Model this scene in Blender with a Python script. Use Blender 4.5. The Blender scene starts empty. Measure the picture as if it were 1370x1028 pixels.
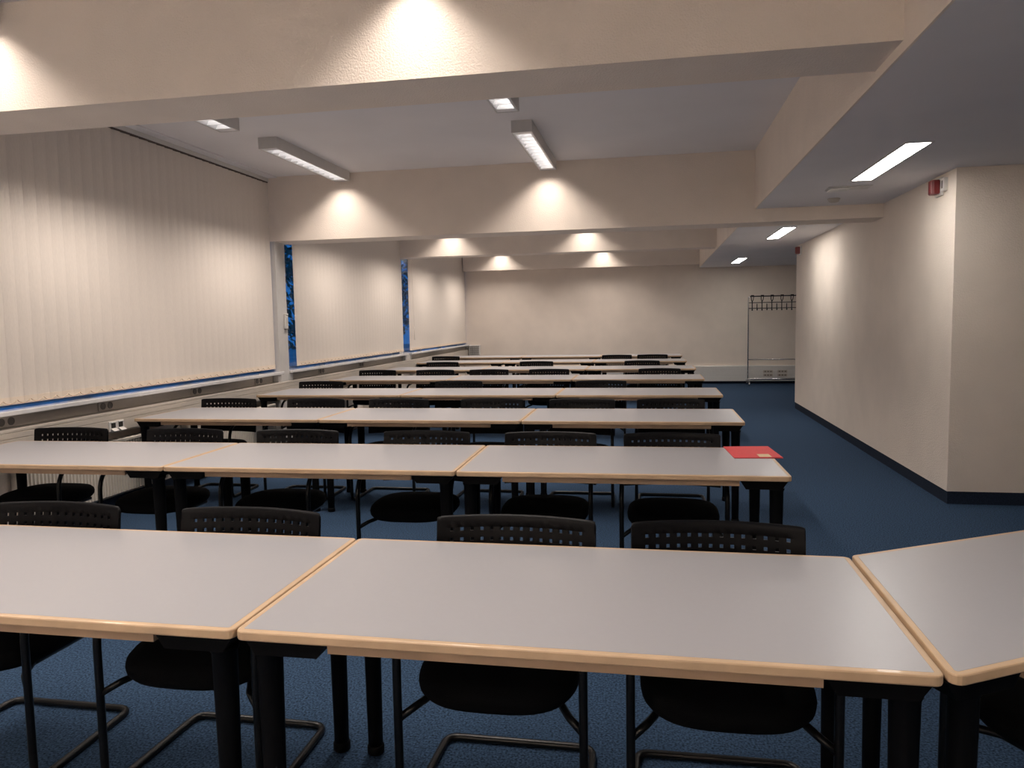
import bpy, bmesh, math, random
from mathutils import Vector, Matrix

random.seed(7)
SC = bpy.context.scene
COL = SC.collection
PI = math.pi

# ------------------------------------------------------------------ materials
def mat(name, base, rough=0.6, spec=0.5, metal=0.0, noise=None, bump=None, emit=None, coat=0.0):
    m = bpy.data.materials.new(name); m.use_nodes = True
    nt = m.node_tree; b = nt.nodes['Principled BSDF']
    b.inputs['Base Color'].default_value = (*base, 1)
    b.inputs['Roughness'].default_value = rough
    b.inputs['Specular IOR Level'].default_value = spec
    b.inputs['Metallic'].default_value = metal
    b.inputs['Coat Weight'].default_value = coat
    tc = nt.nodes.new('ShaderNodeTexCoord')
    if noise:
        sc, amt, det = noise[:3]
        mp = nt.nodes.new('ShaderNodeMapping'); nt.links.new(tc.outputs['Object'], mp.inputs['Vector'])
        if len(noise) > 3: mp.inputs['Scale'].default_value = noise[3]
        n = nt.nodes.new('ShaderNodeTexNoise'); n.inputs['Scale'].default_value = sc
        n.inputs['Detail'].default_value = det; nt.links.new(mp.outputs['Vector'], n.inputs['Vector'])
        r = nt.nodes.new('ShaderNodeValToRGB')
        r.color_ramp.elements[0].position = .3; r.color_ramp.elements[1].position = .7
        r.color_ramp.elements[0].color = (*[c * (1 - amt) for c in base], 1)
        r.color_ramp.elements[1].color = (*[min(1, c * (1 + amt)) for c in base], 1)
        nt.links.new(n.outputs['Fac'], r.inputs['Fac']); nt.links.new(r.outputs['Color'], b.inputs['Base Color'])
    if bump:
        n2 = nt.nodes.new('ShaderNodeTexNoise'); n2.inputs['Scale'].default_value = bump[0]; n2.inputs['Detail'].default_value = 3
        nt.links.new(tc.outputs['Object'], n2.inputs['Vector'])
        bp = nt.nodes.new('ShaderNodeBump'); bp.inputs['Strength'].default_value = bump[1]; bp.inputs['Distance'].default_value = bump[2]
        nt.links.new(n2.outputs['Fac'], bp.inputs['Height']); nt.links.new(bp.outputs['Normal'], b.inputs['Normal'])
    if emit:
        b.inputs['Emission Color'].default_value = (*emit[0], 1); b.inputs['Emission Strength'].default_value = emit[1]
    return m

M = {}
M['wall'] = mat('cream_roughcast_paint', (.83, .735, .645), .9, .2, bump=(110, .6, .006), noise=(3, .03, 2))
M['ceiling'] = mat('white_ceiling_paint', (.80, .775, .78), .92, .2, noise=(2, .02, 2))
M['carpet'] = mat('blue_carpet', (.030, .057, .104), .96, .1, noise=(120, .8, 4), bump=(400, .5, .003))
M['skirting'] = mat('dark_blue_skirting', (.012, .02, .038), .8, .2, noise=(90, .3, 2))
M['laminate'] = mat('pale_grey_laminate', (.34, .335, .35), .33, .45, noise=(60, .008, 3))
M['beech'] = mat('beech_edge', (.52, .365, .23), .42, .4, noise=(9, .10, 4, (1, 1, 1)), coat=.1)
M['apron'] = mat('beech_apron', (.42, .285, .185), .5, .35, noise=(8, .10, 4))
M['blacksteel'] = mat('black_painted_steel', (.003, .003, .0035), .55, .08, noise=(40, .15, 2))
M['tube'] = mat('black_tube', (.006, .0057, .0057), .32, .3, noise=(40, .1, 2))
M['plastic'] = mat('charcoal_plastic', (.0032, .0031, .0039), .38, .11, noise=(120, .15, 2), bump=(500, .15, .001))
M['fabric'] = mat('black_fabric', (.004, .004, .0045), .95, .08, noise=(250, .3, 2), bump=(600, .4, .002))
M['blind'] = mat('cream_blind_fabric', (.735, .67, .605), .85, .15, noise=(200, .03, 2, (1, 1, .15)))
M['hem'] = mat('blind_hem', (.78, .675, .565), .8, .15, noise=(200, .03, 2))
M['chain'] = mat('bead_chain_beige', (.60, .46, .34), .6, .3, noise=(200, .03, 2))
M['white'] = mat('white_lacquer', (.68, .66, .63), .35, .5, noise=(30, .02, 2))
M['sill'] = mat('white_glossy_sill', (.70, .69, .68), .07, .5, noise=(30, .02, 2))
M['trunk'] = mat('grey_white_trunking', (.52, .47, .41), .5, .4, noise=(20, .02, 2))
M['radiator'] = mat('radiator_enamel', (.60, .55, .48), .4, .5, noise=(20, .02, 2))
M['socket'] = mat('grey_socket_plastic', (.16, .145, .13), .5, .4, noise=(30, .05, 2))
M['darkhole'] = mat('dark_recess', (.03, .028, .026), .8, .2, noise=(30, .05, 2))
M['rail'] = mat('dark_blind_rail', (.10, .075, .06), .6, .3, noise=(30, .05, 2))
M['housing'] = mat('light_housing_white', (.62, .60, .58), .5, .4, noise=(20, .02, 2))
M['louvre'] = mat('silver_louvre', (.80, .80, .82), .3, .5, metal=.3, noise=(20, .02, 2))
M['tubeglow'] = mat('lamp_tube', (.9, .9, .9), .5, .3, emit=((1, .95, .90), 6.0))
M['panelglow'] = mat('panel_diffuser', (.9, .9, .9), .5, .3, emit=((1, .95, .89), 26.0))
M['fillglow'] = mat('fill_light_diffuser', (.9, .9, .9), .5, .3, emit=((1, .92, .84), 80.0))  # glow of the fill lights added behind the camera
M['chrome'] = mat('brushed_chrome', (.62, .62, .63), .25, .5, metal=1.0, noise=(60, .05, 2))
M['red'] = mat('red_alarm_plastic', (.17, .007, .009), .4, .5, noise=(30, .05, 2))
M['folder'] = mat('red_card', (.62, .045, .05), .55, .35, noise=(60, .05, 2))
M['label'] = mat('beige_paper', (.62, .50, .32), .8, .2, noise=(80, .05, 2))
def slot_mat():
    m = mat('slotted_grille', (.60, .55, .48), .5, .4); nt = m.node_tree; b = nt.nodes['Principled BSDF']
    tc = nt.nodes.new('ShaderNodeTexCoord'); sx = nt.nodes.new('ShaderNodeSeparateXYZ'); ma = nt.nodes.new('ShaderNodeMath'); ma.operation = 'MULTIPLY'
    ma.inputs[1].default_value = 1 / .075; fr = nt.nodes.new('ShaderNodeMath'); fr.operation = 'FRACT'; gt = nt.nodes.new('ShaderNodeMath'); gt.operation = 'GREATER_THAN'; gt.inputs[1].default_value = .4
    mx = nt.nodes.new('ShaderNodeMix'); mx.data_type = 'RGBA'; mx.inputs['A'].default_value = (.60, .55, .48, 1); mx.inputs['B'].default_value = (.03, .028, .026, 1)
    L = nt.links.new; L(tc.outputs['Object'], sx.inputs[0]); L(sx.outputs['Y'], ma.inputs[0]); L(ma.outputs[0], fr.inputs[0]); L(fr.outputs[0], gt.inputs[0]); L(gt.outputs[0], mx.inputs['Factor']); L(mx.outputs['Result'], b.inputs['Base Color'])
    return m
M['slots'] = slot_mat()
M['frame'] = mat('window_frame_white', (.55, .53, .51), .4, .5, noise=(20, .02, 2))
M['leaf'] = mat('dark_leaves', (.24, .21, .15), .8, .2, noise=(5, .4, 2))
M['bark'] = mat('bark', (.05, .04, .03), .9, .2, noise=(12, .3, 3))
M['pave'] = mat('grey_paving', (.48, .46, .44), .9, .2, noise=(1.2, .25, 4))
M['facade'] = mat('outer_facade', (.25, .22, .19), .9, .2, noise=(3, .1, 3))

def glass_mat():
    m = bpy.data.materials.new('window_glass'); m.use_nodes = True; nt = m.node_tree
    nt.nodes.remove(nt.nodes['Principled BSDF'])
    out = nt.nodes['Material Output']
    tr = nt.nodes.new('ShaderNodeBsdfTransparent'); tr.inputs[0].default_value = (.93, .95, .95, 1)
    gl = nt.nodes.new('ShaderNodeBsdfGlossy'); gl.inputs['Roughness'].default_value = .02
    fr = nt.nodes.new('ShaderNodeFresnel'); fr.inputs[0].default_value = 1.5
    mx = nt.nodes.new('ShaderNodeMixShader')
    ge = nt.nodes.new('ShaderNodeNewGeometry'); inv = nt.nodes.new('ShaderNodeMath'); inv.operation = 'SUBTRACT'; inv.inputs[0].default_value = 1
    nt.links.new(ge.outputs['Backfacing'], inv.inputs[1]); mu = nt.nodes.new('ShaderNodeMath'); mu.operation = 'MULTIPLY'
    nt.links.new(fr.outputs[0], mu.inputs[0]); nt.links.new(inv.outputs[0], mu.inputs[1]); nt.links.new(mu.outputs[0], mx.inputs[0]); nt.links.new(tr.outputs[0], mx.inputs[1]); nt.links.new(gl.outputs[0], mx.inputs[2])
    nt.links.new(mx.outputs[0], out.inputs['Surface'])
    return m
M['glass'] = glass_mat()

# ------------------------------------------------------------------ mesh helpers
def box(bm, x0, x1, y0, y1, z0, z1):
    vs = [bm.verts.new((x, y, z)) for z in (z0, z1) for y in (y0, y1) for x in (x0, x1)]
    for f in ((0, 2, 3, 1), (4, 5, 7, 6), (0, 1, 5, 4), (2, 6, 7, 3), (0, 4, 6, 2), (1, 3, 7, 5)):
        bm.faces.new([vs[i] for i in f])
    return vs

def rbox(bm, x0, x1, y0, y1, z0, z1, r=.004, seg=2):
    t = bmesh.new(); box(t, x0, x1, y0, y1, z0, z1)
    bmesh.ops.bevel(t, geom=list(t.edges), offset=r, segments=seg, affect='EDGES', profile=.5)
    merge(bm, t)

def merge(bm, t):
    mp = {v: bm.verts.new(v.co) for v in t.verts}
    for f in t.faces:
        try:
            nf = bm.faces.new([mp[v] for v in f.verts]); nf.smooth = f.smooth
        except ValueError: pass
    t.free()

def prism(bm, pts, axis, a0, a1):
    """extrude a 2-D outline along axis ('x','y','z') between a0 and a1"""
    def P(u, v, a):
        return {'x': (a, u, v), 'y': (u, a, v), 'z': (u, v, a)}[axis]
    A = [bm.verts.new(P(u, v, a0)) for u, v in pts]; B = [bm.verts.new(P(u, v, a1)) for u, v in pts]
    bm.faces.new(A[::-1]); bm.faces.new(B)
    n = len(pts)
    for i in range(n):
        j = (i + 1) % n; bm.faces.new((A[i], A[j], B[j], B[i]))

def fillet(pts, r, n=6):
    """round the inner corners of a 3-D polyline"""
    P = [Vector(p) for p in pts]; out = [P[0]]
    for i in range(1, len(P) - 1):
        rr = r[i - 1] if isinstance(r, (list, tuple)) else r
        a = (P[i - 1] - P[i]); b = (P[i + 1] - P[i]); la, lb = a.length, b.length; a.normalize(); b.normalize()
        ang = a.angle(b)
        if ang > PI - .02 or rr <= 0: out.append(P[i]); continue
        d = min(rr / math.tan(ang / 2), la * .49, lb * .49)
        p0, p1 = P[i] + a * d, P[i] + b * d
        for k in range(n + 1):
            t = k / n
            out.append(p0 * (1 - t) ** 2 + P[i] * 2 * t * (1 - t) + p1 * t * t)
    out.append(P[-1]); return out

def tube(bm, pts, r, n=10, closed=False, caps=True):
    P = [Vector(p) for p in pts]; N = len(P)
    rings = []; up = None
    for i in range(N):
        if closed: t = P[(i + 1) % N] - P[i - 1]
        else: t = P[min(i + 1, N - 1)] - P[max(i - 1, 0)]
        t.normalize()
        if up is None:
            up = Vector((0, 0, 1)) if abs(t.z) < .9 else Vector((1, 0, 0))
        up = (up - t * up.dot(t)); up.normalize()
        s = t.cross(up)
        rings.append([bm.verts.new(P[i] + up * (r * math.cos(2 * PI * k / n)) + s * (r * math.sin(2 * PI * k / n))) for k in range(n)])
    for i in range(N if closed else N - 1):
        A, B = rings[i], rings[(i + 1) % N]
        for k in range(n):
            f = bm.faces.new((A[k], A[(k + 1) % n], B[(k + 1) % n], B[k])); f.smooth = True
    if caps and not closed:
        bm.faces.new(rings[0][::-1]); bm.faces.new(rings[-1])

def lathe(bm, prof, cx=0, cy=0, n=16, smooth=True):
    rings = [[bm.verts.new((cx + r * math.cos(2 * PI * k / n), cy + r * math.sin(2 * PI * k / n), z)) for k in range(n)] for r, z in prof]
    for A, B in zip(rings, rings[1:]):
        for k in range(n):
            f = bm.faces.new((A[k], A[(k + 1) % n], B[(k + 1) % n], B[k])); f.smooth = smooth
    bm.faces.new(rings[0][::-1]); bm.faces.new(rings[-1])

def mesh_obj(name, bm, m, parent=None):
    bmesh.ops.recalc_face_normals(bm, faces=list(bm.faces))
    me = bpy.data.meshes.new(name); bm.to_mesh(me); bm.free()
    me.materials.append(M[m] if isinstance(m, str) else m)
    o = bpy.data.objects.new(name, me); COL.objects.link(o)
    if parent: o.parent = parent
    return o

def tag(o, label, cat, group=None):
    o['label'] = label; o['category'] = cat
    if group: o['group'] = group
    return o

def thing(name, label, cat, loc=(0, 0, 0), rz=0, group=None):
    o = bpy.data.objects.new(name, None); COL.objects.link(o)
    o.empty_display_size = .1
    o.location = loc; o.rotation_euler = (0, 0, rz)
    return tag(o, label, cat, group)

def struct(name, bm, m, label=None):
    o = mesh_obj(name, bm, m); o['kind'] = 'structure'
    if label: o['label'] = label
    return o

def copy_tree(o, parent=None):
    c = o.copy(); COL.objects.link(c)
    if parent: c.parent = parent
    for ch in list(KIDS.get(o.name, ())): 
        k = copy_tree(ch, c); KIDS.setdefault(c.name, []).append(k)
    return c
KIDS = {}
def part(name, bm, m, parent, label=None):
    o = mesh_obj(name, bm, m, parent); KIDS.setdefault(parent.name, []).append(o)
    if label: o['label'] = label
    return o

# ------------------------------------------------------------------ measured layout (metres)
ZC, ZS, XB, XS = 3.15, 2.565, 2.251, 1.03
YB0, YB1, YF = 6.286, 12.65, 17.29
YN = -3.2            # wall behind the camera
XR = 5.2             # wall at the aisle side
XW = -4.29           # plane of the blinds
XGL = -4.52          # window glass
BEAMS = [(3.483, 3.89, 2.612), (8.091, 8.49, 2.43), (12.67, 13.03, 2.60), (17.03, 17.29, 2.627)]

# ------------------------------------------------------------------ setting
bm = bmesh.new(); box(bm, -4.8, XR + .2, YN - .2, YF + .2, -.12, 0); struct('floor', bm, 'carpet', 'blue carpet floor')
bm = bmesh.new(); box(bm, -4.8, XS, YN - .2, YF + .2, ZC, ZC + .15); struct('ceiling', bm, 'ceiling', 'white ceiling between the beams')
# dropped soffit over the aisle: underside white, face cream
bm = bmesh.new(); box(bm, XS + .012, XR + .2, YN - .2, YF + .2, ZS, ZC + .15); struct('ceiling_soffit', bm, 'ceiling', 'lowered white ceiling over the aisle')
bm = bmesh.new(); box(bm, XS, XS + .012, YN - .2, YF + .2, ZS, ZC + .01); struct('soffit_wall', bm, 'wall', 'cream upright face of the lowered ceiling')
for i, (y0, y1, z) in enumerate(BEAMS):
    bm = bmesh.new()
    if i == 1:   # the deep beam also runs under the lowered ceiling as far as the side wall
        prism(bm, [(-4.6, z), (XB, z), (XB, ZS - .001), (XS - .001, ZS - .001), (XS - .001, ZC + .02), (-4.6, ZC + .02)], 'y', y0, y1)
    else:
        box(bm, -4.6 if i < 3 else -4.262, XS, y0, y1, z, ZC + .02)
    struct('ceiling_beam', bm, 'wall', ['cream beam crossing the ceiling nearest the viewer', 'deep cream beam crossing the ceiling and the aisle',
                                       'cream beam third from the front', 'cream beam along the far wall'][i])
# far wall, back wall, aisle wall and the projecting block
bm = bmesh.new(); box(bm, -4.8, XR + .2, YF, YF + .2, 0, ZC + .1); struct('wall_back', bm, 'wall', 'cream far wall')
bm = bmesh.new(); box(bm, -4.8, XR + .2, YN - .2, YN, 0, ZC + .1); struct('wall_front', bm, 'wall')
bm = bmesh.new(); box(bm, XR, XR + .2, YN, YF, 0, ZC + .1); struct('wall_right', bm, 'wall')
bm = bmesh.new(); box(bm, XB, XR, YB0, YB1, .1, ZS); struct('wall_block', bm, 'wall', 'cream projecting wall block beside the aisle')
bm = bmesh.new(); box(bm, XB + .004, XR, YB0 + .004, YB1 - .004, 0, .1); struct('baseboard_right', bm, 'skirting', 'dark skirting around the wall block')
bm = bmesh.new(); box(bm, -4.18, XR, YF - .012, YF, 0, .055); struct('baseboard_back', bm, 'skirting', 'dark skirting on the far wall')
# window wall: parapet below, lintel strip above, piers between
bm = bmesh.new(); box(bm, -4.75, -4.345, YN, YF, 0, .905); struct('wall_left', bm, 'wall', 'low wall under the windows')
bm = bmesh.new(); box(bm, -4.75, XGL - .03, YN, YF, 3.08, ZC); struct('wall_lintel', bm, 'wall')
bm = bmesh.new(); box(bm, -4.344, -4.332, YN, YF, 0, .1); struct('baseboard_left', bm, 'skirting')
PIERS = [(3.52, 3.85, -4.34), (8.10, 8.33, -4.232), (12.71, 12.9, -4.36)]
for (a, b, xf) in PIERS:
    bm = bmesh.new(); box(bm, -4.75, xf, a, b, 0, ZC); struct('wall_pier', bm, 'frame', 'white pier between two windows')

BAYS = [(YN, 3.52), (3.85, 8.13), (8.33, 12.71), (12.9, YF)]
for i, (a, b) in enumerate(BAYS):
    w = bpy.data.objects.new('window_%d' % (i + 1), None); COL.objects.link(w); w['kind'] = 'structure'
    w['label'] = ['window beside the viewer', 'widest window behind the first blind', 'window behind the second blind', 'window behind the far blind'][i]
    bm = bmesh.new(); n = 3; L = (b - a) / n
    for k in range(n):
        y0, y1 = a + k * L, a + (k + 1) * L
        for (p, q, z0, z1) in ((y0, y0 + .06, .944, 3.08), (y1 - .06, y1, .944, 3.08), (y0 + .06, y1 - .06, .944, .953), (y0 + .06, y1 - .06, 3.0, 3.08)):
            rbox(bm, XGL - .035, XGL + .035, p, q, z0, z1, .004, 1)
    mesh_obj('window_frame', bm, 'frame', w)
    for k in range(n):
        y0, y1 = a + k * L + .055, a + (k + 1) * L - .055
        bm = bmesh.new(); box(bm, XGL - .004, XGL + .004, y0, y1, .95, 3.005); mesh_obj('pane', bm, 'glass', w)
    # sill board
    bm = bmesh.new(); rbox(bm, XGL + .03, -4.19, a + .005, b - .005, .908, .943, .006, 2)
    o = mesh_obj('window_sill', bm, 'sill', w)

# cable trunking under each window: shadowed upper recess, grooved front, bottom edge
for i, (a, b) in enumerate(BAYS[1:]):
    t = thing('cable_trunking', ['pale grey cable trunking under the nearest window sill', 'pale grey cable trunking under the second window sill',
                                 'pale grey cable trunking under the farthest window sill'][i], 'cable trunking', (-4.225, a, 0), 0, 'cable trunking along the window wall')
    L = b - a
    bm = bmesh.new(); rbox(bm, -.118, -.075, .06, L - .06, .82, .905, .003, 1); part('upper_panel', bm, 'trunk', t)
    bm = bmesh.new()
    prism(bm, [(-.118, .645), (-.012, .645), (0, .66), (0, .745), (-.004, .747), (-.004, .751), (0, .753), (0, .788), (-.004, .79), (-.004, .794), (0, .796), (0, .812), (-.006, .82), (-.118, .82)], 'y', -.1 if i else .0, L + (.1 if i < 2 else 0))
    part('front_cover', bm, 'trunk', t)
    for yy in (.03, L - .03):
        bm = bmesh.new(); rbox(bm, -.075, -.004, yy - .05, yy + .05, .82, .905, .004, 1); part('end_cap', bm, 'white', t)

# ------------------------------------------------------------------ sockets in the trunking
def socket_pair(y, z, x, label):
    t = thing('power_socket', label, 'power socket', (x, y, z), 0, 'socket pairs under the sill')
    bm = bmesh.new(); rbox(bm, 0, .008, -.085, .085, -.036, .036, .003, 2); part('socket_plate', bm, 'trunk', t)
    for s in (-.04, .04):
        bm = bmesh.new()
        prof = [(.027, 0), (.027, .012), (.022, .0125), (.0215, .0105), (.0, .0105)]
        rings = []
        for r, h in prof[:-1]:
            rings.append([bm.verts.new((h + .002, s + r * math.cos(2 * PI * k / 18), r * math.sin(2 * PI * k / 18))) for k in range(18)])
        for A, B in zip(rings, rings[1:]):
            for k in range(18): bm.faces.new((A[k], A[(k + 1) % 18], B[(k + 1) % 18], B[k]))
        bm.faces.new(rings[0]); bm.faces.new(rings[-1]); part('socket_outlet', bm, 'socket', t)
socket_pair(4.36, .862, -4.298, 'socket pair under the first sill, farthest from the white window pier')
socket_pair(5.32, .862, -4.298, 'socket pair under the sill directly above the white double socket')
socket_pair(6.55, .862, -4.298, 'socket pair under the sill, next beyond the one over the white double socket')
socket_pair(7.72, .862, -4.298, 'socket pair under the sill just before the white window pier')
socket_pair(9.35, .862, -4.298, 'socket pair under the second window just past the white pier')
socket_pair(10.75, .862, -4.298, 'socket pair midway under the second window')
t = thing('double_socket', 'white double socket with open flaps on the trunking front', 'power socket', (-4.225, 5.33, .70), 0)
bm = bmesh.new(); rbox(bm, 0, .012, -.085, .085, -.04, .04, .004, 2); part('socket_plate', bm, 'white', t)
for s in (-.042, .042):
    bm = bmesh.new(); rbox(bm, .0125, .016, s - .024, s + .024, -.012, .026, .001, 1); part('socket_outlet', bm, 'darkhole', t)
    bm = bmesh.new(); prism(bm, [(.012, -.014), (.045, -.034), (.043, -.038), (.012, -.02)], 'y', s - .03, s + .03)
    part('flap', bm, 'white', t)
    bm = bmesh.new(); rbox(bm, .012, .02, s - .03, s + .03, .028, .038, .002, 1); part('hinge_cover', bm, 'white', t)
# light trunking on the far wall
t = thing('wall_trunking', 'white trunking band low on the far wall', 'cable trunking', (0, YF, 0))
bm = bmesh.new(); prism(bm, [(-.075, .06), (0, .06), (0, .40), (-.06, .40), (-.075, .385), (-.075, .30), (-.072, .298), (-.072, .294), (-.075, .292), (-.075, .165), (-.072, .163), (-.072, .159), (-.075, .157)], 'x', -3.93, 4.6)
part('trunking_cover', bm, 'white', t)
for k, (x, z) in enumerate([(2.5, .27), (2.5, .19), (2.8, .27), (2.8, .19)]):
    bm = bmesh.new(); rbox(bm, x - .1, x + .1, -.083, -.074, z - .03, z + .03, .002, 1); part('socket_plate', bm, 'trunk', t)
    for q in (-.06, 0, .06):
        bm = bmesh.new(); rbox(bm, x + q - .016, x + q + .016, -.085, -.0825, z - .012, z + .012, .001, 1); part('socket_outlet', bm, 'socket', t)
# grille box at the end of the window sill
t = thing('vent_grille', 'small white grille box on the far wall by the blinds', 'vent', (-4.07, YF, .8))
bm = bmesh.new(); rbox(bm, -.13, .13, -.10, 0, -.12, .12, .005, 1); part('grille_box', bm, 'white', t)
bm = bmesh.new()
for k in range(7): rbox(bm, -.105 + k * .032, -.093 + k * .032, -.104, -.098, -.1, .1, .001, 1)
for k in range(5): rbox(bm, -.11, .115, -.105, -.099, -.09 + k * .045, -.082 + k * .045, .001, 1)
part('grille_bars', bm, 'socket', t)

# ------------------------------------------------------------------ radiators
def radiator(y0, y1, label):
    t = thing('radiator', label, 'radiator', (-4.297, y0, 0), 0, 'radiators under the windows')
    L = y1 - y0
    bm = bmesh.new(); pts = []
    n = int(L / .033); p = L / n
    for k in range(n):
        a = k * p
        pts += [(.055, a), (.055, a + p * .25), (.068, a + p * .4), (.068, a + p * .85), (.055, a + p)]
    out = [(0, 0)] + [(x, y) for x, y in pts] + [(0, L)]
    prism(bm, out[::-1], 'z', .15, .56); part('panel', bm, 'radiator', t)
    bm = bmesh.new(); rbox(bm, -.045, .072, -.004, L + .004, .56, .585, .004, 1); part('top_grille', bm, 'radiator', t)
    bm = bmesh.new()
    zz = .5853; box(bm, .012, .05, .03, L - .03, zz, zz + .0008)
    part('grille_slot', bm, 'slots', t)
    for yy in (-.003, L + .003):
        bm = bmesh.new(); rbox(bm, -.045, .07, yy - .004, yy + .004, .15, .585, .003, 1); part('side_panel', bm, 'radiator', t)
    for yy in (.2, L - .2):
        bm = bmesh.new(); box(bm, -.0475, -.03, yy - .02, yy + .02, .2, .54); part('wall_bracket', bm, 'radiator', t)
radiator(4.42, 5.95, 'ribbed white radiator nearest the front under the window')
radiator(6.35, 7.95, 'ribbed white radiator just before the white pier')
radiator(8.75, 10.4, 'ribbed white radiator just past the white pier')
radiator(10.9, 12.5, 'ribbed white radiator under the far half of the second window')
radiator(13.2, 15.0, 'ribbed white radiator under the farthest window')

# ------------------------------------------------------------------ vertical blinds
def blind(y0, y1, label):
    t = thing('vertical_blind', label, 'blind', (XW, y0, 0), 0, 'cream vertical blinds')
    L = y1 - y0; n = round(L / .1165); p = L / n
    bm = bmesh.new(); hem = bmesh.new(); ch = bmesh.new()
    zb, zt = .972, 3.085
    def strip(b, c, hw, z0, z1, off, th):
        K = 4; A = []
        for k in range(K + 1):
            s = -1 + 2 * k / K
            yy = c + s * hw; xx = s * .009 + .002 * (1 - s * s) + off
            A.append((xx, yy))
        pts = A + [(x - th, y) for x, y in A[::-1]]
        prism(b, pts, 'z', z0, z1)
    for k in range(n):
        c = (k + .5) * p + random.uniform(-.002, .002)
        strip(bm, c, .0635, zb, zt, 0, .0016)
        strip(hem, c, .061, zb + .002, zb + .052, .003, .003)
        if k < n - 1:
            pts = [(.016, c + p * s, zb + .03 - .024 * math.sin(PI * s) ** .8) for s in [j / 6 for j in range(7)]]
            tube(ch, pts, .0034, 5)
    part('slats', bm, 'blind', t); part('hem', hem, 'hem', t); part('bead_chain', ch, 'chain', t)
    bm = bmesh.new(); rbox(bm, -.02, .02, -.01, L + .01, 3.10, ZC, .003, 1); part('headrail', bm, 'white', t)
    bm = bmesh.new(); rbox(bm, -.012, .014, -.01, L + .01, 3.086, 3.10, .002, 1); part('glide_channel', bm, 'rail', t)
    bm = bmesh.new(); rbox(bm, .024, .13, -.0, L, 3.135, ZC, .002, 1); part('ceiling_strip', bm, 'ceiling', t)
    return t
blind(3.93, 8.085, 'wide cream vertical blind between the first two beams')
blind(8.67, 12.70, 'cream vertical blind in the middle, beyond the white pier')
b3 = blind(13.12, 17.27, 'cream vertical blind reaching the far wall')
bm = bmesh.new(); tube(bm, [(.045, .12, 1.16), (.045, .12, 1.4)], .006, 8); tube(bm, [(.045, .12, 1.4), (.03, .12, 2.0), (.02, .12, 3.09)], .0015, 5)
part('pull_weight', bm, 'blind', b3)
blind(YN + .1, 3.40, 'cream vertical blind beside the viewer')

# control unit on the pier
t = thing('control_unit', 'small white control unit on the window pier', 'control unit', (-4.231, 8.275, 1.52))
bm = bmesh.new(); rbox(bm, 0, .022, -.034, .034, -.085, .07, .006, 2); part('casing', bm, 'white', t)
bm = bmesh.new(); rbox(bm, .0, .03, -.026, .026, .073, .09, .004, 2); part('top_clip', bm, 'white', t)
bm = bmesh.new(); rbox(bm, .0225, .026, -.006, .014, -.05, .045, .001, 1); part('slider', bm, 'trunk', t)
bm = bmesh.new(); rbox(bm, .0, .026, -.03, .03, -.098, -.087, .002, 1); part('bottom_cover', bm, 'socket', t)

# ------------------------------------------------------------------ tables
ZT, TD, TW = .74, .798, 1.6
def rounded(poly, off, r, n=5):
    """closed outline of a convex CCW polygon moved inwards by off, corner radius r-off"""
    N = len(poly); out = []
    P = [Vector(p) for p in poly]
    nrm = []
    for i in range(N):
        d = (P[(i + 1) % N] - P[i]).normalized(); nrm.append(Vector((d.y, -d.x)))   # outward
    for i in range(N):
        n0, n1 = nrm[i - 1], nrm[i]
        k = 1 + n0.dot(n1)
        c = P[i] - (n0 + n1) / k * r
        a0 = math.atan2(n0.y, n0.x); a1 = math.atan2(n1.y, n1.x)
        while a1 < a0: a1 += 2 * PI
        for j in range(n + 1):
            a = a0 + (a1 - a0) * j / n
            out.append((c.x + (r - off) * math.cos(a), c.y + (r - off) * math.sin(a)))
    return out

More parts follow.
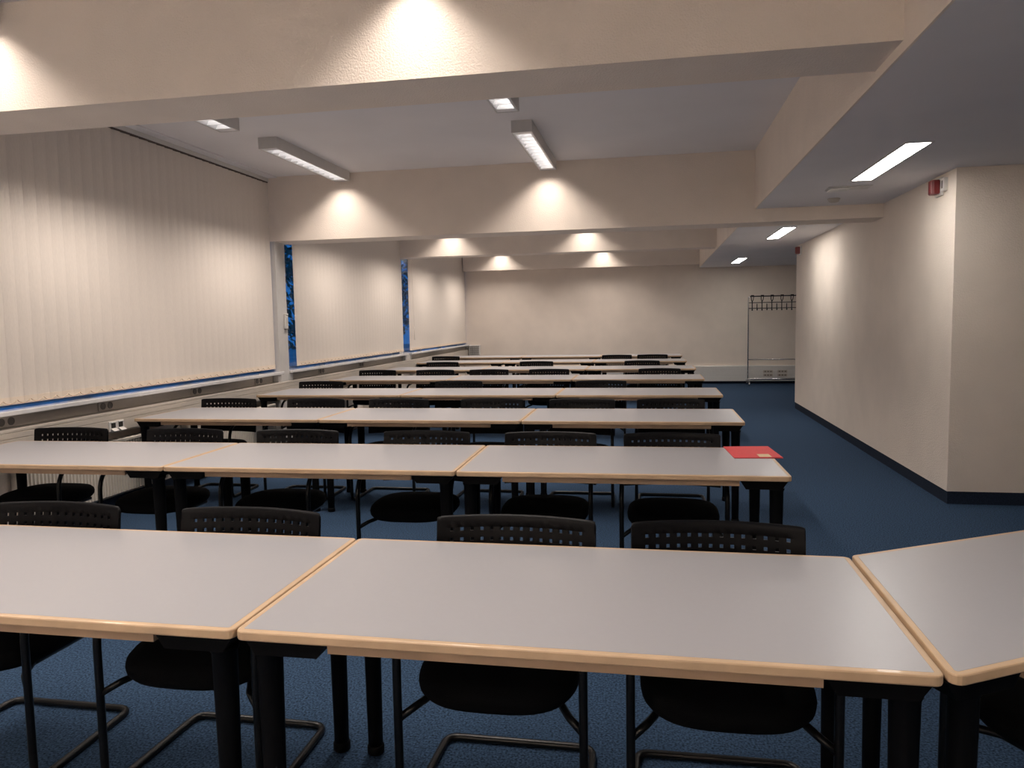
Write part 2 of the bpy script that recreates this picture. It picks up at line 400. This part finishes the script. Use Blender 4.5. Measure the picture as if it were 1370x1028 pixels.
LEG_PROF = [(.026, 0), (.029, .004), (.029, .028), (.0255, .032)]
LEG_BODY = [(.0250, .03), (.0262, .15), (.0280, .36), (.0305, .52), (.0325, .66), (.037, .668), (.037, .676)]
def make_table(poly, name, label, group, gl=.232, with_apron=(True, True)):
    """poly: near-left, near-right, far-right, far-left (CCW), local coordinates"""
    t = thing(name, label, 'table', (0, 0, 0), 0, group)
    P = [Vector(p) for p in poly]
    bm = bmesh.new()
    prof = [(.0165, .7396), (.0045, .7396), (.0013, .7386), (0, .7355), (0, .719), (.0013, .716), (.0045, .715), (.0165, .715)]
    loops = [[bm.verts.new((x, y, z)) for x, y in rounded(poly, o, .022)] for o, z in prof]
    m = len(loops[0])
    for a, b in zip(loops, loops[1:] + loops[:1]):
        for k in range(m):
            f = bm.faces.new((a[k], a[(k + 1) % m], b[(k + 1) % m], b[k]))
    top = bmesh.new(); prism(top, rounded(poly, .017, .022), 'z', .7155, .7397)
    tt = part('tabletop', top, 'laminate', t)
    part('edge_trim', bm, 'beech', tt)
    def bar(b, o, d, nin, s0, s1, t0, t1, z0, z1, c0=0, c1=0):
        pr = [(s0 + c0, z0), (s1 - c1, z0), (s1, z1), (s0, z1)]
        A = [b.verts.new((*(o + d * s + nin * t0), z)) for s, z in pr]; B = [b.verts.new((*(o + d * s + nin * t1), z)) for s, z in pr]
        b.faces.new(A); b.faces.new(B[::-1])
        for i in range(4): b.faces.new((A[i], B[i], B[(i + 1) % 4], A[(i + 1) % 4]))
    for (i0, i1, ap) in ((0, 1, with_apron[0]), (2, 3, with_apron[1])):
        d = (P[i1] - P[i0]); L = d.length; d.normalize(); nin = Vector((-d.y, d.x))
        b = bmesh.new(); bar(b, P[i0], d, nin, .012, gl, .022, .10, .672, .7148, .03, .028); part('corner_bracket', b, 'blacksteel', t)
        b = bmesh.new(); bar(b, P[i1], -d, nin, .012, gl, .022, .10, .672, .7148, .03, .028); part('corner_bracket', b, 'blacksteel', t)
        if ap:
            b = bmesh.new(); bar(b, P[i0], d, nin, gl + .001, L - gl - .001, .022, .04, .687, .7148); part('apron', b, 'apron', t)
    for (i0, i1) in ((1, 2), (3, 0)):
        d = (P[i1] - P[i0]); L = d.length; d.normalize(); nin = Vector((-d.y, d.x))
        b = bmesh.new(); bar(b, P[i0], d, nin, .11, L - .11, .035, .085, .68, .7148); part('end_beam', b, 'blacksteel', t)
    for i in range(4):
        a = (P[i - 1] - P[i]).normalized(); c = (P[(i + 1) % 4] - P[i]).normalized()
        s = abs(a.x * c.y - a.y * c.x)
        q = P[i] + (a + c) * (.06 / s)
        b = bmesh.new(); lathe(b, LEG_BODY, q.x, q.y, 16); lg = part('leg', b, 'blacksteel', t)
        b = bmesh.new(); lathe(b, LEG_PROF, q.x, q.y, 16); part('foot_cap', b, 'blacksteel', lg)
    return t

RECT = [(0, 0), (TW, 0), (TW, TD), (0, TD)]
ROWS = [(1.635, -1.007, -.005), (3.567, -2.566, .016), (5.463, -2.558, .004), (7.371, -2.537, .002),
        (9.311, -2.577, 0), (11.225, -2.570, 0), (13.204, -2.612, 0), (15.079, -2.615, 0)]
ORD = ['front', 'second', 'third', 'fourth', 'fifth', 'sixth', 'seventh', 'farthest']
proto = None
for k, (y, x, r) in enumerate(ROWS):
    for i in ((-1, 0) if k == 0 else (-1, 0, 1)):
        if k == 0: lab = ['grey table with beech edge at the window end of the front row', 'grey table with beech edge in the middle of the front row'][i + 1]
        elif k == 1: lab = ['grey table with beech edge, window end of the second row', 'grey table with beech edge, middle of the second row', 'grey beech-edged table carrying the red folder'][i + 1]
        else: lab = 'grey table with beech edge, %s of the %s row' % (['window end', 'middle', 'aisle end'][i + 1], ORD[k])
        if proto is None:
            proto = make_table(RECT, 'classroom_table', lab, 'grey rectangular tables'); o = proto
        else:
            o = copy_tree(proto); o['label'] = lab
        o.location = (x + i * (TW + .005) * math.cos(r), y + i * (TW + .005) * math.sin(r), 0); o.rotation_euler = (0, 0, r)
c30, s30 = math.cos(math.radians(29.5)), math.sin(math.radians(29.5))
TRAP = [(0, 0), (1.6 * c30, 1.6 * s30), (.004 + .78 * c30, .815 + .78 * s30), (.004, .815)]
o = make_table(TRAP, 'trapezoid_table', 'angled grey trapezoid table with beech edge at the aisle end of the front row', None)
o.location = (.603, 1.624, 0)

# red folder
t = thing('document_folder', 'red card folder with a beige sticker lying on a grey table', 'folder', (.535, 4.255, ZT), math.radians(4.0))
bm = bmesh.new(); rbox(bm, -.122, .128, -.178, .178, 0, .0012, .0005, 1); part('back_cover', bm, 'folder', t)
bm = bmesh.new(); prism(bm, [(-.122, .0013), (.126, .0036), (.126, .0050), (-.122, .0028)], 'y', -.178, .178); part('front_cover', bm, 'folder', t)
bm = bmesh.new(); prism(bm, [(.012, .00415), (.074, .00475), (.074, .0051), (.012, .0045)], 'y', -.158, -.075); part('sticker', bm, 'label', t)

# ------------------------------------------------------------------ chairs
def make_chair(label):
    t = thing('cantilever_chair', label, 'chair', (0, 0, 0), 0, 'black perforated chairs')
    # continuous tubular frame: back -> arm -> front leg -> runner -> cross bar -> mirrored
    half = [(.262, -.012, .665), (.268, -.20, .650), (.270, -.487, .63), (.270, -.487, .013), (.258, -.012, .013)]
    pts = half + [(-x, y, z) for x, y, z in half[::-1]]
    bm = bmesh.new(); tube(bm, fillet(pts, [.12, .17, .055, .05, .05, .055, .17, .12], 7), .0128, 10); part('frame', bm, 'tube', t)
    for s in (-1, 1):
        bm = bmesh.new(); tube(bm, fillet([(s * .266, -.484, .335), (s * .225, -.45, .358), (s * .19, -.38, .364), (s * .19, -.12, .364)], .03, 4), .0115, 8)
        part('seat_support', bm, 'tube', t)
    # seat cushion
    bm = bmesh.new(); n = 44; cx, cy, hw, hd = 0, -.272, .246, .238
    def ring(s, z):
        R = []
        for k in range(n):
            a = 2 * PI * k / n; ca, sa = math.cos(a), math.sin(a); e = 2 / 3.0
            R.append(bm.verts.new((cx + s * hw * math.copysign(abs(ca) ** e, ca), cy + s * hd * math.copysign(abs(sa) ** e, sa), z + .010 * (sa * s if sa < 0 else 0))))
        return R
    rs = [ring(s, z) for s, z in ((.55, .372), (.82, .375), (.94, .383), (.99, .399), (1.0, .416), (.985, .432), (.93, .446), (.8, .454), (.4, .457))]
    for A, B in zip(rs, rs[1:]):
        for k in range(n):
            f = bm.faces.new((A[k], A[(k + 1) % n], B[(k + 1) % n], B[k])); f.smooth = True
    bm.faces.new(rs[0][::-1]); bm.faces.new(rs[-1]); part('seat', bm, 'fabric', t)
    # perforated back shell
    bm = bmesh.new(); hw = .2725; pitch = .0342; hh = .0058
    us = [-hw, -.268, -.26, -.245]; zs = [0, .0015, .004, .008, .018]
    for k in range(14): us += [(k - 6.5) * pitch - hh, (k - 6.5) * pitch + hh]
    us += [.245, .26, .268, hw]
    nr = 6
    for k in range(nr): zs += [.041 + k * .0345, .041 + k * .0345 + .0120]
    zs += [.26, .285, .30]
    def pt(u, s):
        a = u / hw
        zt = .817 - .0045 * a * a
        if abs(u) > .252: zt -= .004 * ((abs(u) - .252) / .0205) ** 2 * (1 - min(1, s / .05))
        z = zt - s
        return Vector((u, .010 - .036 * a * a + (z - .81) * .13 + .007 * max(0, 1 - s / .008) ** 2, z))
    V = [[bm.verts.new(pt(u, s)) for u in us] for s in zs]
    for i in range(len(zs) - 1):
        for j in range(len(us) - 1):
            hole = (5 <= i < 5 + 2 * nr and (i - 5) % 2 == 0) and (4 <= j < 4 + 28 and (j - 4) % 2 == 0)
            if not hole: bm.faces.new((V[i][j], V[i][j + 1], V[i + 1][j + 1], V[i + 1][j])).smooth = i < 5
    bmesh.ops.recalc_face_normals(bm, faces=list(bm.faces))
    bmesh.ops.solidify(bm, geom=list(bm.faces), thickness=.011)
    part('backrest', bm, 'plastic', t)
    return t

CH = {0: (2.50, [(-2.243, 0), (-1.438, -.01), (-.459, 0), (.206, .01)]),
      1: (4.44, [(-3.844, .03), (-2.998, 0), (-2.21, .02), (-1.359, 0), (-.596, .01), (.112, 0)]),
      2: (6.33, [(-3.816, .0), (-2.964, 0), (-2.186, .0), (-1.349, 0), (-.577, .01), (.152, 0)]),
      3: (8.24, [(-3.786, 0), (-2.136, .01), (-.542, 0)]),
      4: (10.18, [(-3.82, 0), (-2.974, 0), (-2.205, .02), (-1.37, 0), (.102, 0)]),
      5: (12.10, [(-3.407, .02), (-1.834, 0), (-.15, 0)]),
      6: (14.07, [(-3.893, 0), (-.631, 0), (.014, .01)])}
NTH = ['first', 'second', 'third', 'fourth', 'fifth', 'sixth']
cproto = None
for k, (y, L) in CH.items():
    for i, (x, r) in enumerate(L):
        last = i == len(L) - 1
        where = 'nearest the window' if i == 0 else ('nearest the aisle' if last else NTH[i] + ' from the window')
        lab = 'black perforated-back chair %s at the %s row of tables' % (where, ORD[k])
        if cproto is None: cproto = make_chair(lab); o = cproto
        else: o = copy_tree(cproto); o['label'] = lab
        o.location = (x, y, 0); o.rotation_euler = (0, 0, r)
o = copy_tree(cproto); o['label'] = 'black chair pushed under the angled trapezoid table, only its seat showing'
o.rotation_euler = (0, 0, math.radians(209.5)); o.location = (1.265, 1.885, 0)

# ------------------------------------------------------------------ ceiling luminaires
def make_fixture(label, L=1.665, w=.176, h=.10):
    t = thing('ceiling_light', label, 'ceiling light', (0, 0, 0), 0, 'louvred ceiling lights')
    hw = w / 2
    bm = bmesh.new()
    box(bm, -hw, hw, 0, L, -.004, 0)
    for s in (-1, 1): box(bm, min(s * hw, s * (hw - .010)), max(s * hw, s * (hw - .010)), 0, L, -h, -.004)
    box(bm, -hw + .010, hw - .010, 0, .008, -h, -.004); box(bm, -hw + .010, hw - .010, L - .008, L, -h, -.004)
    hs = part('housing', bm, 'housing', t)
    bm = bmesh.new()
    for yy in (.01, L - .075):
        bm = bmesh.new(); box(bm, -hw + .012, hw - .012, yy, yy + .065, -h + .003, -h + .006); part('end_plate', bm, 'louvre', hs)
    # side reflectors + cross blades
    bm = bmesh.new()
    for s in (-1, 1):
        prism(bm, [(s * (hw - .012), -h + .002), (s * (hw - .020), -h + .002), (s * (hw - .042), -.055), (s * (hw - .036), -.05)], 'y', .078, L - .078)
    n = 13
    for k in range(n):
        yy = .085 + (L - .17) * k / (n - 1)
        box(bm, -hw + .02, hw - .02, yy - .004, yy + .004, -h + .003, -.058)
    part('louvre', bm, 'louvre', t)
    bm = bmesh.new(); tube(bm, [(0, .08, -.03), (0, L - .08, -.03)], .014, 12); part('lamp_tube', bm, 'tubeglow', t)
    return t

FW = 1.0     # lamp colour and power
LAMP_COL = (1.0, .89, .805)
P_FIX = 40.0
def add_lamp(parent, L, power=P_FIX):
    ld = bpy.data.lights.new('lamp', 'AREA'); ld.shape = 'RECTANGLE'; ld.size = .14; ld.size_y = L - .07
    ld.energy = power; ld.color = LAMP_COL; ld.spread = math.radians(180)
    ld.use_nodes = True; nt = ld.node_tree; em = nt.nodes['Emission']; ge = nt.nodes.new('ShaderNodeNewGeometry')
    sx = nt.nodes.new('ShaderNodeSeparateXYZ'); nt.links.new(ge.outputs['Incoming'], sx.inputs[0])
    def mth(op, a, b=None):
        n = nt.nodes.new('ShaderNodeMath'); n.operation = op
        for i, v in enumerate((a, b)):
            if v is None: continue
            if isinstance(v, (int, float)): n.inputs[i].default_value = v
            else: nt.links.new(v, n.inputs[i])
        return n.outputs[0]
    def ramp(v, lo, hi):   # 1 below lo, 0 above hi: the shielding angle of the louvre
        n = nt.nodes.new('ShaderNodeMapRange'); n.interpolation_type = 'SMOOTHSTEP'
        nt.links.new(v, n.inputs[0]); n.inputs[1].default_value = lo; n.inputs[2].default_value = hi; n.inputs[3].default_value = 1; n.inputs[4].default_value = 0
        return n.outputs[0]
    az = mth('MAXIMUM', mth('ABSOLUTE', sx.outputs[2]), .001)
    lat = ramp(mth('DIVIDE', mth('ABSOLUTE', sx.outputs[0]), az), .75, 1.75)
    lon = ramp(mth('DIVIDE', mth('ABSOLUTE', sx.outputs[1]), az), .35, 1.35)
    nt.links.new(mth('MULTIPLY', lat, lon), em.inputs['Strength'])
    lo = bpy.data.objects.new('lamp_light', ld); COL.objects.link(lo); lo.parent = parent
    lo.location = (0, L / 2, -.1005)
fproto = None
ends = [3.462, 8.045, 12.645, 17.01]
bayname = ['before the first beam', 'between first and deep beam', 'between deep and third beam', 'by the far wall']
for bi, ye in enumerate(ends):
    for ci, cx in enumerate((-3.36, -1.065)):
        for ni, y0 in enumerate((ye - 1.665, ye - 1.665 - 2.28)):
            lab = '%s louvred ceiling light, %s side, %s' % (['farther', 'nearer'][ni], ['window', 'middle'][ci], bayname[bi])
            if bi == 1 and ni == 0: lab = ['white louvred ceiling light near the blinds, ending at the deep beam', 'brightly glowing louvred ceiling light in the middle, ending at the deep beam'][ci]
            if bi == 1 and ni == 1: lab = ['light near the blinds with only its louvre end showing past the front beam', 'middle light with only its louvre end showing past the front beam'][ci]
            if fproto is None: fproto = make_fixture(lab); o = fproto
            else: o = copy_tree(fproto); o['label'] = lab
            o.location = (cx, y0, ZC)
            add_lamp(o, 1.665)

# recessed strip lights in the lowered ceiling
sproto = None
for i, (y0, L) in enumerate(((5.30, 1.33), (9.90, 1.34), (14.78, 1.28), (.7, 1.33))):
    lab = ['bright strip light in the lowered ceiling, nearest', 'bright strip light in the lowered ceiling just beyond the deep beam',
           'smallest bright strip light in the lowered ceiling by the far wall', 'strip light in the lowered ceiling above the front row'][i]
    t = thing('strip_light', lab, 'ceiling light', (1.672, y0, ZS), 0, 'strip lights over the aisle')
    bm = bmesh.new()
    for (a, b, c, d) in ((-.09, .09, -.016, 0), (-.09, .09, L, L + .016), (-.09, -.074, 0, L), (.074, .09, 0, L)): box(bm, a, b, c, d, -.006, 0)
    part('frame', bm, 'housing', t)
    bm = bmesh.new(); box(bm, -.074, .074, 0, L, -.004, -.001); part('diffuser', bm, 'panelglow', t)

# added unseen fill lights: bounce off the front wall brightens camera-facing surfaces
for i, x in enumerate((-3.0, -1.0)):
    t = thing('fill_light', ['added fill light washing the front wall, window side', 'added fill light washing the front wall, middle'][i], 'ceiling light', (x, -2.0, ZC), 0, 'added fill lights at the front wall')
    bm = bmesh.new(); prism(bm, [(-.06, -.02), (.07, -.16), (.09, -.15), (.09, 0), (-.06, 0)], 'x', -.8, .8); part('housing', bm, 'housing', t)
    bm = bmesh.new(); prism(bm, [(-.064, -.024), (.066, -.164), (.069, -.161), (-.061, -.021)], 'x', -.78, .78); part('diffuser', bm, 'fillglow', t)

t = thing('emergency_light', 'flat white emergency light panel on the lowered ceiling before the deep beam', 'ceiling light', (1.66, 7.0, ZS))
bm = bmesh.new(); rbox(bm, -.175, .175, -.085, .085, -.008, 0, .003, 1); part('base', bm, 'housing', t)
bm = bmesh.new(); rbox(bm, -.165, .0, -.075, .075, -.022, -.008, .005, 2); part('cover', bm, 'white', t)
t = thing('smoke_detector', 'small round smoke detector on the lowered ceiling beside the deep beam', 'smoke detector', (1.68, 7.62, ZS))
bm = bmesh.new(); lathe(bm, [(.03, -.035), (.043, -.03), (.05, -.012), (.055, -.01), (.055, 0)], 0, 0, 24); part('body', bm, 'trunk', t)

# alarms on the block wall
def sounder(y, z, label, plate):
    t = thing('alarm_sounder', label, 'alarm', (XB, y, z), 0, 'red alarm sounders')
    bm = bmesh.new(); rbox(bm, -.022, 0, -.065, .065, -.07, .07, .004, 2); part('base', bm, 'white', t)
    bm = bmesh.new(); prism(bm, [(-.022, -.055), (-.07, -.045), (-.084, -.03), (-.084, .03), (-.07, .045), (-.022, .055)], 'z', -.055, .055)
    bmesh.ops.bevel(bm, geom=list(bm.edges), offset=.006, segments=2, affect='EDGES'); part('horn_cover', bm, 'red', t)
    if plate:
        u = thing('alarm_button', 'small white box beside the nearer red alarm', 'switch', (XB, y - .115, z + .005))
        b = bmesh.new(); rbox(b, -.03, 0, -.035, .035, -.05, .05, .004, 2); part('casing', b, 'white', u)
        b = bmesh.new(); rbox(b, -.033, -.029, -.012, .012, -.03, .03, .001, 1); part('label_strip', b, 'socket', u)
sounder(6.60, 2.47, 'red alarm sounder high on the wall block, nearer one', True)
sounder(12.30, 2.47, 'red alarm sounder high at the far end of the wall block', False)

# ------------------------------------------------------------------ coat rack
t = thing('coat_rack', 'chrome wheeled coat rack with black hooks against the far wall', 'coat rack', (2.03, 16.83, 0))
WR = 1.6
for x in (0, WR):
    bm = bmesh.new(); tube(bm, fillet([(x, 0, .1), (x, 0, 1.88), (x + (.05 if x == 0 else -.05), 0, 1.90)], .03), .0125, 10); part('post', bm, 'chrome', t)
    bm = bmesh.new(); rbox(bm, x - .018, x + .018, -.24, .24, .084, .112, .004, 1); ft = part('foot', bm, 'chrome', t)
    for yy in (-.22, .22):
        bm = bmesh.new()
        R = []
        for s in (-.012, .012): R.append([bm.verts.new((x + s, yy + .042 * math.cos(2 * PI * k / 16), .042 + .042 * math.sin(2 * PI * k / 16))) for k in range(16)])
        for k in range(16): bm.faces.new((R[0][k], R[0][(k + 1) % 16], R[1][(k + 1) % 16], R[1][k]))
        bm.faces.new(R[0]); bm.faces.new(R[1]); part('caster', bm, 'chrome', ft)
bm = bmesh.new(); tube(bm, [(.03, 0, 1.90), (WR - .03, 0, 1.90)], .0125, 10); part('top_rail', bm, 'tube', t)
for z, nm, m, r in ((1.765, 'hook_rail', 'tube', .008), (1.645, 'hook_rail', 'tube', .008), (.555, 'shoe_rail', 'chrome', .012), (.135, 'base_rail', 'chrome', .024)):
    bm = bmesh.new(); tube(bm, [(0, 0, z), (WR, 0, z)], r, 8); part(nm, bm, m, t)
for k in range(8):
    x = .075 + .2 * k
    bm = bmesh.new(); tube(bm, [(x, -.02, 1.61), (x, -.02, 1.79)], .010, 6)
    for s in (-1, 1): tube(bm, fillet([(x, -.02, 1.78), (x + s * .02, -.035, 1.83), (x + s * .026, -.06, 1.90)], .02, 3), .009, 6)
    lathe(bm, [(.011, 1.595), (.016, 1.61), (.011, 1.625)], x, -.03, 8); rbox(bm, x - .034, x + .034, -.072, -.04, 1.893, 1.925, .008, 2)
    part('double_hook', bm, 'tube', t)
    if k < 7:
        x += .1; bm = bmesh.new(); tube(bm, [(x, -.012, 1.74), (x, -.014, 1.645), (x, -.05, 1.615), (x, -.06, 1.64)], .010, 6)
        lathe(bm, [(.011, 1.6), (.015, 1.615), (.011, 1.63)], x, -.03, 8); part('small_hook', bm, 'tube', t)

# ------------------------------------------------------------------ outside: paved yard and trees in the dusk
bm = bmesh.new(); box(bm, -60, -4.76, -10, 70, -.7, -.6); struct('terrain', bm, 'pave', 'paved yard outside the windows')
def tree(x, y, h, rad, n, label):
    t = thing('tree', label, 'tree', (x, y, -.6), random.uniform(0, 6), 'trees outside the windows')
    bm = bmesh.new(); tube(bm, [(0, 0, 0), (.05, .03, h * .35), (-.04, .05, h * .62), (0, 0, h * .9)], .13, 8)
    for k in range(7):
        a = k * 2.4; z = h * (.35 + .07 * k)
        tube(bm, [(0, 0, z), (math.cos(a) * rad * .4, math.sin(a) * rad * .4, z + .5), (math.cos(a) * rad * .8, math.sin(a) * rad * .8, z + .8)], .04, 6)
    part('trunk', bm, 'bark', t)
    bm = bmesh.new()
    for k in range(n):
        while True:
            p = Vector((random.uniform(-1, 1), random.uniform(-1, 1), random.uniform(-1, 1)))
            if .15 < p.length < 1: break
        p = Vector((p.x * rad, p.y * rad, h * .56 + p.z * h * .44)); s = random.uniform(.05, .10)
        d = Vector((random.gauss(0, 1), random.gauss(0, 1), random.gauss(0, 1))).normalized(); e = d.orthogonal().normalized(); f = d.cross(e)
        bm.faces.new([bm.verts.new(p + q) for q in (-e * s * 1.8, f * s * .8, e * s * 1.8, -f * s * .8)])
    part('foliage', bm, 'leaf', t)
tree(-10.5, 18.0, 7.0, 2.3, 3800, 'dark tree seen through the gap past the white pier')
tree(-11.9, 30.5, 7.4, 2.6, 4600, 'dark tree seen through the far window gap')
tree(-20.5, 24.5, 7.6, 2.6, 1300, 'broader dark tree standing further off in the yard')

# ------------------------------------------------------------------ world, camera, view
w = bpy.data.worlds.new('dusk'); SC.world = w; w.use_nodes = True
bg = w.node_tree.nodes['Background']; bg.inputs['Color'].default_value = (.014, .15, .50, 1); bg.inputs['Strength'].default_value = .72

f, pitch, yaw, roll, h = 1010.95, .0841, -.1835, -.0182, 1.4842
cy, sy, cp, sp = math.cos(yaw), math.sin(yaw), math.cos(pitch), math.sin(pitch)
F = Vector((sy * cp, cy * cp, -sp)); R = Vector((cy, -sy, 0)); U = R.cross(F)
R2 = R * math.cos(roll) + U * math.sin(roll); U2 = U * math.cos(roll) - R * math.sin(roll)
cam = bpy.data.cameras.new('camera'); co = bpy.data.objects.new('camera', cam); COL.objects.link(co)
cam.sensor_fit = 'HORIZONTAL'; cam.sensor_width = 36; cam.lens = 36 * f / 1370; cam.clip_start = .05; cam.clip_end = 300
m3 = Matrix((R2, U2, -F)).transposed()
co.matrix_world = Matrix.Translation((0, 0, h)) @ m3.to_4x4()
SC.camera = co
vs = SC.view_settings
SC.display_settings.display_device = 'sRGB'
vs.view_transform = 'Standard'; vs.look = 'None'; vs.gamma = 1; vs.use_curve_mapping = False
vs.exposure = 0.16
